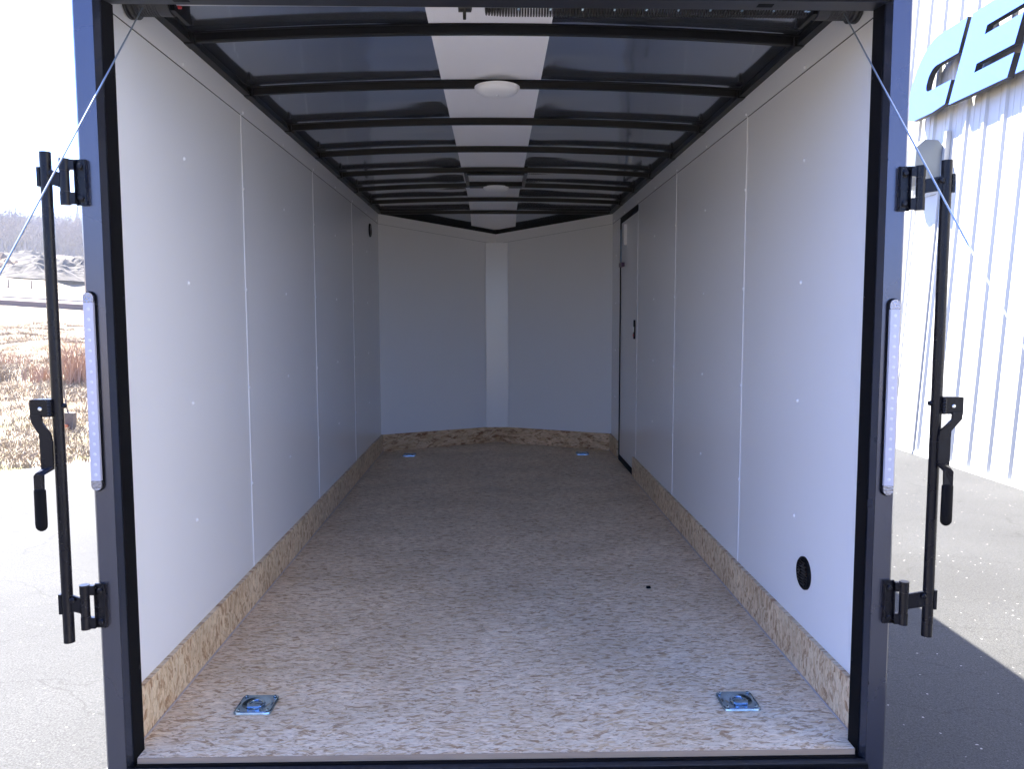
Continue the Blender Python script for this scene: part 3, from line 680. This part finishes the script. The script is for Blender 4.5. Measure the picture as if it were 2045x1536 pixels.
# swing-out lock bars on both sides, held by hinge brackets
def hinge(s, xr, xpl, zt, zb, yf, parent):
    """three-knuckle bracket: xr rod axis, xpl plate centre"""
    h = zt-zb; yk = yf-.014
    bt = boxo('hinge_plate', tuple(sorted((s*(xpl-.013), s*(xpl+.015))))+(yf-.005, yf, zb, zt), SATIN, parent, bev=.0015)
    for d in (-.013, .012): boxo('plate_flange', tuple(sorted((s*(xpl+d), s*(xpl+d+.003))))+(yf-.013, yf-.0052, zb+.002, zt-.002), SATIN, bt, bev=.0008)
    for z in (zt-.018, zb+.018):
        bm = bmesh.new(); lathe(bm, [(.0105, 0), (.0105, -.002), (.0072, -.0024), (.0072, -.008), (.005, -.0095)], (s*xpl, yf-.0054, z), 'y', 6 if False else 14); finish(bm, 'bolt', SATIN, bt)
    xk = xpl+.037
    for z0, z1, m_ in ((zt-.029, zt, SATIN), (zb, zb+.033, SATIN)):
        tubeo('knuckle', [(s*xk, yk, z0), (s*xk, yk, z1)], .0125, m_, bt, 18)
        boxo('knuckle_web', tuple(sorted((s*(xpl+.012), s*(xk-.002))))+(yk-.004, yk+.008, z0+.002, z1-.002), SATIN, bt, bev=.001)
    tubeo('knuckle', [(s*xk, yk, zb+.0338), (s*xk, yk, zt-.0298)], .0115, SATIN, bt, 18)
    # swing arm: slightly kinked strap reaching the rod
    bm = bmesh.new(); z0, z1 = zb+.042, zt-.036
    pts = [(xk+.004, z0-.004), (xk+.014, z0+.002), (xr-.012, z0+.008), (xr-.012, z1+.010), (xk+.014, z1+.003), (xk+.004, z1-.0)]
    prism(bm, [(s*x, yk-.004-.002*((x-xk)/.06), z) for x, z in pts], (0, .006, 0)); finish(bm, 'swing_arm', SATIN, bt, bev=.001)
    bm = bmesh.new(); lathe(bm, [(.007, 0), (.007, -.004), (.004, -.006)], (s*(xr-.017), yk-.0085, z1-.002), 'y', 12); finish(bm, 'bolt', SATIN, bt)
    # wrapped clip on the outer side of the rod
    boxo('rod_clip', tuple(sorted((s*(xr+.010), s*(xr+.0175))))+(yk-.012, yk+.010, z0+.002, z1+.014), SATIN, bt, bev=.003)
def lock_bar(s, xr, ztop, zbot, hz, yf, lab, xpl=1.0365, hand=0, lo=.030, gr=.054):
    yk = yf-.014
    rod = tubeo('lock_bar', [(s*xr, yk, zbot), (s*xr, yk, ztop)], .0138, SATIN, TR, 24, label=lab)
    for zt_, zb_ in hz: hinge(s, xr, xpl, zt_, zb_, yf, TR)
    # handle block
    zb_ = hand
    blk = boxo('handle_bracket', tuple(sorted((s*(xr+.006), s*(xr+.056))))+(yk-.020, yk-.014, zb_-.045, zb_), SATIN, TR, bev=.0012)
    boxo('bracket_cheek', tuple(sorted((s*(xr+.052), s*(xr+.064))))+(yk-.013, yk+.012, zb_-.047, zb_-.002), SATIN, blk, bev=.0015)
    boxo('bracket_cheek', tuple(sorted((s*(xr+.008), s*(xr+.0515))))+(yk-.0135, yk+.012, zb_-.004, zb_-.0005), SATIN, blk, bev=.001)
    bm = bmesh.new()
    for k in range(5): lathe(bm, [(.0045, 0), (.0055, -.003), (.002, -.005)], (s*(xr+.010), yk-.0195, zb_-.008-k*.008), 'y', 8)
    finish(bm, 'weld_bead', SATIN, blk, smooth=True, kind='stuff')
    bm = bmesh.new(); lathe(bm, [(.0048, 0), (.0048, -.003), (.003, -.0045)], (s*(xr+.033), yk-.0202, zb_-.024), 'y', 14); finish(bm, 'rivet', ALU, blk, smooth=True)
    bm = bmesh.new(); lathe(bm, [(.006, -s*.010), (.007, -s*.016), (.006, -s*.021), (.002, -s*.023)], (s*xr, yk, zb_-.018), 'x', 12); finish(bm, 'bar_stub', SATIN, blk)
    # lever: flat strap with a jog outwards, rubber grip
    J = .020
    path = [(xr+.043, zb_-.040, .013), (xr+.042, zb_-.058, .013), (xr+lo+.002, zb_-.088, .0145), (xr+lo, zb_-.108, .0155), (xr+lo, zb_-.150, .0155), (xr+lo, zb_-.178, .015)]
    bm = bmesh.new(); L_, R_ = [], []
    for x, z, w in path: L_.append((s*(x-w), yk-.018, z)); R_.append((s*(x+w), yk-.018, z))
    prism(bm, L_+R_[::-1], (0, -.007, 0)); lev = finish(bm, 'lever', SATIN, TR, bev=.0015)
    bm = bmesh.new(); prism(bm, [(s*(xr+lo-.015), yk-.019, zb_-.170), (s*(xr+lo+.014), yk-.019, zb_-.176), (s*(xr+gr+.008), yk-.034, zb_-.185), (s*(xr+gr+.0125), yk-.036, zb_-.192), (s*(xr+gr+.0125), yk-.036, zb_-.236), (s*(xr+gr-.011), yk-.036, zb_-.236), (s*(xr+gr-.011), yk-.034, zb_-.191), (s*(xr+lo-.015), yk-.019, zb_-.179)], (0, -.006, 0)); finish(bm, 'lever_jog', SATIN, lev, bev=.001)
    bm = bmesh.new(); zz = [0, .002, .006, .09, .099, .105, .108]; rr = [.0115, .0145, .015, .0155, .0145, .010, .004]
    rg = []
    for z, r_ in zip(zz, rr):
        rg.append([bm.verts.new((s*(xr+gr)+r_*math.cos(a), yk-.039+.55*r_*math.sin(a), zb_-.226-z)) for a in [2*math.pi*k/20 for k in range(20)]])
    for a_, b_ in zip(rg, rg[1:]):
        for k in range(20): bm.faces.new((a_[k], a_[(k+1) % 20], b_[(k+1) % 20], b_[k]))
    bm.faces.new(rg[0]); bm.faces.new(rg[-1][::-1]); finish(bm, 'grip', RUBBER, lev, smooth=True)
lock_bar(-1, 1.1245, .411, -.847, ((.395, .281), (-.694, -.8125)), Y0-.002, 'black lock bar swung out to the left', 1.042, -.206, .021, .034)
lock_bar(1, 1.1445, .395, -.854, ((.3815, .269), (-.704, -.822)), Y0-.002, 'black lock bar swung out to the right', 1.0415, -.209, .012, .016)

# small black scrap lying on the floor
bm = bmesh.new(); prism(bm, [(0, 0, 0), (.018, .003, 0), (.020, .028, 0), (.004, .030, 0), (-.002, .012, 0)], (0, 0, .003))
o = finish(bm, 'plastic_scrap', RUBBER); tag(o, 'small black scrap of plastic lying on the strand board floor', 'scrap')
o.matrix_world = TILT @ Matrix.Translation((.652, 3.385, ZF+.0006))

# ------------------------------------------------------------------ left background
# pale road with dark cut bank edge
def strip(name, y0, y1, dz0, dz1, m, x0=-140, x1=40, n=120, th=.06):
    vs = []; fs = []
    for i in range(n+1):
        x = x0+(x1-x0)*i/n; w = .25*nz(x*.15, 1)
        for yy, dz in ((y0+w, dz0), (y1+w, dz1)):
            z = lot(x)+float(np.interp(yy, TS, TZ))+dz; vs += [(x, yy, z), (x, yy, z-th)]
    for i in range(n):
        a = i*4; fs += [(a, a+4, a+6, a+2), (a+1, a+3, a+7, a+5), (a, a+1, a+5, a+4), (a+2, a+6, a+7, a+3)]
    me = bpy.data.meshes.new(name); me.from_pydata(vs, [], fs); me.materials.append(m)
    o = bpy.data.objects.new(name, me); COL.objects.link(o); return o
rd_ = strip('gravel_road', 56, 74, .10, .12, DIRT, th=.4); rd_['kind'] = 'structure'
cb_ = strip('earth_cut', 52.2, 53.3, .35, .16, EMBANK, th=.5); cb_['kind'] = 'structure'

HEAP = mat('grey spoil', (.055, .048, .044), .95, var=.6, vscale=.9)
HEAPB = mat('brown spoil', (.13, .085, .055), .95, var=.4, vscale=.5)
def heap(x, y, lx, ly, h, m, lab):
    V = []; Fc = []; n = 26
    for j in range(n+1):
        for i in range(n+1):
            u, v = -1+2*i/n, -1+2*j/n; d = math.hypot(u, v); q = max(0, 1-d)**.8
            V.append((u*lx, v*ly, h*q*(1+.55*nz(u*3+x, v*3))+.5*nz(u*9, v*9+x)*q+.3*nz(u*21, v*21+x)*q-.3))
    for j in range(n):
        for i in range(n): a = j*(n+1)+i; Fc.append((a, a+1, a+n+2, a+n+1))
    me = bpy.data.meshes.new('spoil_heap'); me.from_pydata(V, [], Fc); me.materials.append(m)
    o = bpy.data.objects.new('spoil_heap', me); COL.objects.link(o); o.location = (x, y, ground_z(x, y)); tag(o, lab, 'heap')
heap(-.560*104, 104, 6.5, 5, 2.6, HEAP, 'grey stony spoil heap beyond the far pale road, left of the lock bar')
heap(-.520*108, 108, 5.5, 5, 3.0, HEAP, 'grey stony spoil heap beyond the far road, between lock bar and left post')
heap(-.615*112, 112, 5, 5, 3.4, HEAPB, 'brown earth heap beyond the far road at the left edge')
heap(-.575*140, 140, 7, 4, 2.2, HEAP, 'low dark heap high up in the far field below the woods')

def blades(name, spots, m, h=(.12, .3), per=7, w=.012, spread=.08, lean=.5, parent=None, seg=1):
    V, Fc = [], []
    for (x, y, z) in spots:
        for _ in range(per):
            a = rng.random()*6.283; r = spread*rng.random(); hh = h[0]+(h[1]-h[0])*rng.random()
            bx, by = x+r*math.cos(a), y+r*math.sin(a); lx, ly = (rng.random()-.5)*lean*hh*2, (rng.random()-.5)*lean*hh*2
            i = len(V); V += [(bx-w, by, z-.02), (bx+w, by, z-.02), (bx+lx*.5+w*.6, by+ly*.5, z+hh*.6), (bx+lx*.5-w*.6, by+ly*.5, z+hh*.6), (bx+lx*1.4, by+ly*1.4, z+hh)]
            Fc += [(i, i+1, i+2, i+3), (i+3, i+2, i+4)]
    me = bpy.data.meshes.new(name); me.from_pydata(V, [], Fc); me.materials.append(m)
    o = bpy.data.objects.new(name, me); COL.objects.link(o)
    if parent: o.parent = parent
    return o
sp = []
while len(sp) < 5200:
    y = 8.2+26*rng.random()**1.6; x = -y*(.46+.26*rng.random())
    s_ = sval(x, y)
    if s_ < 8.75: continue
    dens = nz(x*.5, y*.5, 11)
    if s_ < 12 and rng.random() < .4: continue
    if dens > -.15 or rng.random() < .4: sp.append((x, y, ground_z(x, y)))
go = blades('dry_grass', sp, STALK, (.03, .12), 7, .006, .14, 1.0); go['kind'] = 'stuff'
def clump(px, py, lab, m, n, h, spread):
    z = ground_z(px, py)
    o = blades('grass_clump', [(0, 0, 0)]*n, m, h, 9, .008, spread, .45); o.location = (px, py, z)
    tag(o, lab, 'grass clump')
clump(-7.75, 15.0, 'tall rusty brown grass clump on the dry bank behind the left post', REDST, 26, (.35, 1.0), .45)
clump(-8.5, 15.2, 'low brown weed clump on the bank left of the lock bar', REDST, 12, (.15, .45), .35)
clump(-9.4, 15.4, 'low tan weed clump on the dry bank at the left edge', STALK, 14, (.2, .5), .5)
clump(-10.6, 17.6, 'straggly brown weed tuft higher up the dry bank', REDST, 10, (.15, .4), .6)
# stump with rusty lump beside the bar
st = empty('timber_stump', 'short grey timber stump with an orange rusty lump on the verge', 'stump', (-5.93, 11.3, -1.96))
bm = bmesh.new(); prism(bm, [(-.06, -.06, -.1), (.065, -.05, -.1), (.06, .06, -.1), (-.055, .05, -.1)], (.012, 0, .37)); finish(bm, 'post', TOWER, st, bev=.008)
bm = bmesh.new(); prism(bm, [(-.02, -.14, -.06), (.05, -.13, -.06), (.04, -.07, -.06), (-.03, -.07, -.06)], (-.03, .02, .17)); finish(bm, 'rusty_lump', BRICKR, st, bev=.01)
tubeo('stake', [(-.02, .02, .2), (-.12, .05, .6), (-.16, .06, .95)], [.012, .008, .004], TOWER, st, 6)
for i, (x, y, h_, lab) in enumerate(((-6.85, 12.2, .55, 'thin bare weed stalk standing on the bank left of the handle'), (-7.1, 12.6, .4, 'thin broken weed stalk bent over on the dry bank'))):
    z = ground_z(x, y)
    pts = [(x, y, z-.05), (x+.01, y, z+h_*.6), (x+(.02 if i == 0 else .09), y, z+h_)]
    if i: pts += [(x-.12, y+.05, z+h_*.95), (x-.28, y+.08, z+h_*.7)]
    o = tubeo('weed_stalk', pts, .008, STALK, None, 6); tag(o, lab, 'weed stalk')
# fence posts by the road
fl = ('leftmost of the small dark fence posts beside the far pale road', 'middle small dark fence post beside the far pale road', 'right small dark fence post beside the far pale road, next to the lock bar')
for (k, y), lab in zip(((-.6002, 76), (-.572, 76), (-.543, 76)), fl):
    x = k*y; z = ground_z(x, y)
    o = tubeo('fence_post', [(x, y, z-.3), (x, y, z+.95)], .06, TOWER, None, 8); tag(o, lab, 'fence post', 'fence posts beside the far road')
# bare woods on the hill
def bare_tree_mesh(V, Fc, x, y, z, h, twigs):
    def limb(p, q, r0, r1):
        p = Vector(p); q = Vector(q); t = (q-p).normalized(); u = t.orthogonal().normalized(); v = t.cross(u); i = len(V)
        for c_, r_ in ((p, r0), (q, r1)):
            for k in range(3): a = 2.094*k; V.append(tuple(c_+u*r_*math.cos(a)+v*r_*math.sin(a)))
        for k in range(3): Fc.append((i+k, i+(k+1) % 3, i+3+(k+1) % 3, i+3+k))
    limb((x, y, z-1), (x+random.uniform(-.3, .3), y, z+h), .17, .04)
    for b in range(twigs):
        z0 = z+h*random.uniform(.25, .9); a = random.uniform(0, 6.28); l = h*random.uniform(.16, .42)*(1.15-(z0-z)/h)
        q = (x+l*math.cos(a), y+l*math.sin(a), z0+l*random.uniform(.6, 1.3)); limb((x, y, z0), q, .07, .02)
        for c_ in range(4):
            a2 = a+random.uniform(-1, 1); f = random.uniform(.3, 1); m_ = Vector((x, y, z0)).lerp(Vector(q), f); l2 = l*random.uniform(.3, .7)
            i = len(V); d = Vector((math.cos(a2)*l2, math.sin(a2)*l2, l2*random.uniform(.5, 1.3))); w = .05
            V += [tuple(m_), tuple(m_+d), tuple(m_+d*.6+Vector((w*4, w, -w*3)))]; Fc.append((i, i+1, i+2))
V, Fc = [], []; n = 0
while n < 1500:
    y = 215+random.random()**1.3*210; x = -y*random.uniform(.42, .70)
    h = random.uniform(6.5, 11.5); z = ground_z(x, y)
    bare_tree_mesh(V, Fc, x, y, z, h, 12); n += 1
me = bpy.data.meshes.new('bare_woods'); me.from_pydata(V, [], Fc); me.materials.append(TWIG)
o = bpy.data.objects.new('bare_woods', me); COL.objects.link(o); o['kind'] = 'stuff'
# undergrowth mass of brush below the trees, as rough twig heaps
V, Fc = [], []
for _ in range(9000):
    y = 212+random.random()*215; x = -y*random.uniform(.42, .70); z = ground_z(x, y)
    i = len(V); a = random.uniform(0, 6.28); s_ = random.uniform(1.0, 2.6)
    V += [(x-s_*math.cos(a)*.5, y-s_*math.sin(a)*.5, z-.2), (x+s_*math.cos(a)*.5, y+s_*math.sin(a)*.5, z-.2), (x+random.uniform(-.6, .6), y, z+s_*random.uniform(.7, 1.5))]; Fc.append((i, i+1, i+2))
me = bpy.data.meshes.new('brush'); me.from_pydata(V, [], Fc); me.materials.append(TWIG)
o = bpy.data.objects.new('brush', me); COL.objects.link(o); o['kind'] = 'stuff'
# conifers standing above the bare wood
def conifer(x, y, h, lab):
    z = ground_z(x, y); t = empty('conifer_tree', lab, 'tree', (x, y, z))
    tubeo('trunk', [(0, 0, -.5), (0, 0, h*.96)], [.22, .03], TOWER, t, 8)
    V, Fc = [], []
    for k in range(420):
        f = random.random()**.8; zz = h*(.12+.88*f); r = h*.20*(1.02-f)*random.uniform(.5, 1.15); a = random.uniform(0, 6.28)
        i = len(V); c_, s_ = math.cos(a), math.sin(a); w = .25+.35*(1-f)
        V += [(0, 0, zz+.2), (r*c_-w*s_, r*s_+w*c_, zz-.35*r), (r*c_+w*s_, r*s_-w*c_, zz-.35*r)]; Fc.append((i, i+1, i+2))
    me = bpy.data.meshes.new('crown'); me.from_pydata(V, [], Fc); me.materials.append(CONIF); o = bpy.data.objects.new('crown', me); COL.objects.link(o); o.parent = t
conifer(-.592*372, 372, 14, 'pointed conifer rising above the bare hilltop, left of the lock bar')
conifer(-.620*365, 365, 14, 'conifer on the bare hilltop at the left edge of view')
conifer(-.517*330, 330, 17, 'conifer on the hill slope between lock bar and left post')

# the air between here and the far hill
hz = bpy.data.materials.new('pale air'); hz.use_nodes = True; nt = hz.node_tree; nt.nodes.remove(nt.nodes['Principled BSDF'])
pv = nt.nodes.new('ShaderNodeVolumePrincipled'); pv.inputs['Density'].default_value = .0005; pv.inputs['Color'].default_value = (.86, .89, .98, 1); pv.inputs['Anisotropy'].default_value = .2
nt.links.new(pv.outputs[0], nt.nodes['Material Output'].inputs['Volume'])
zmin = min(v[2] for v in GV)-1
hb = boxo('haze', (-920, 920, -520, 1320, zmin, 62), hz); hb['kind'] = 'stuff'
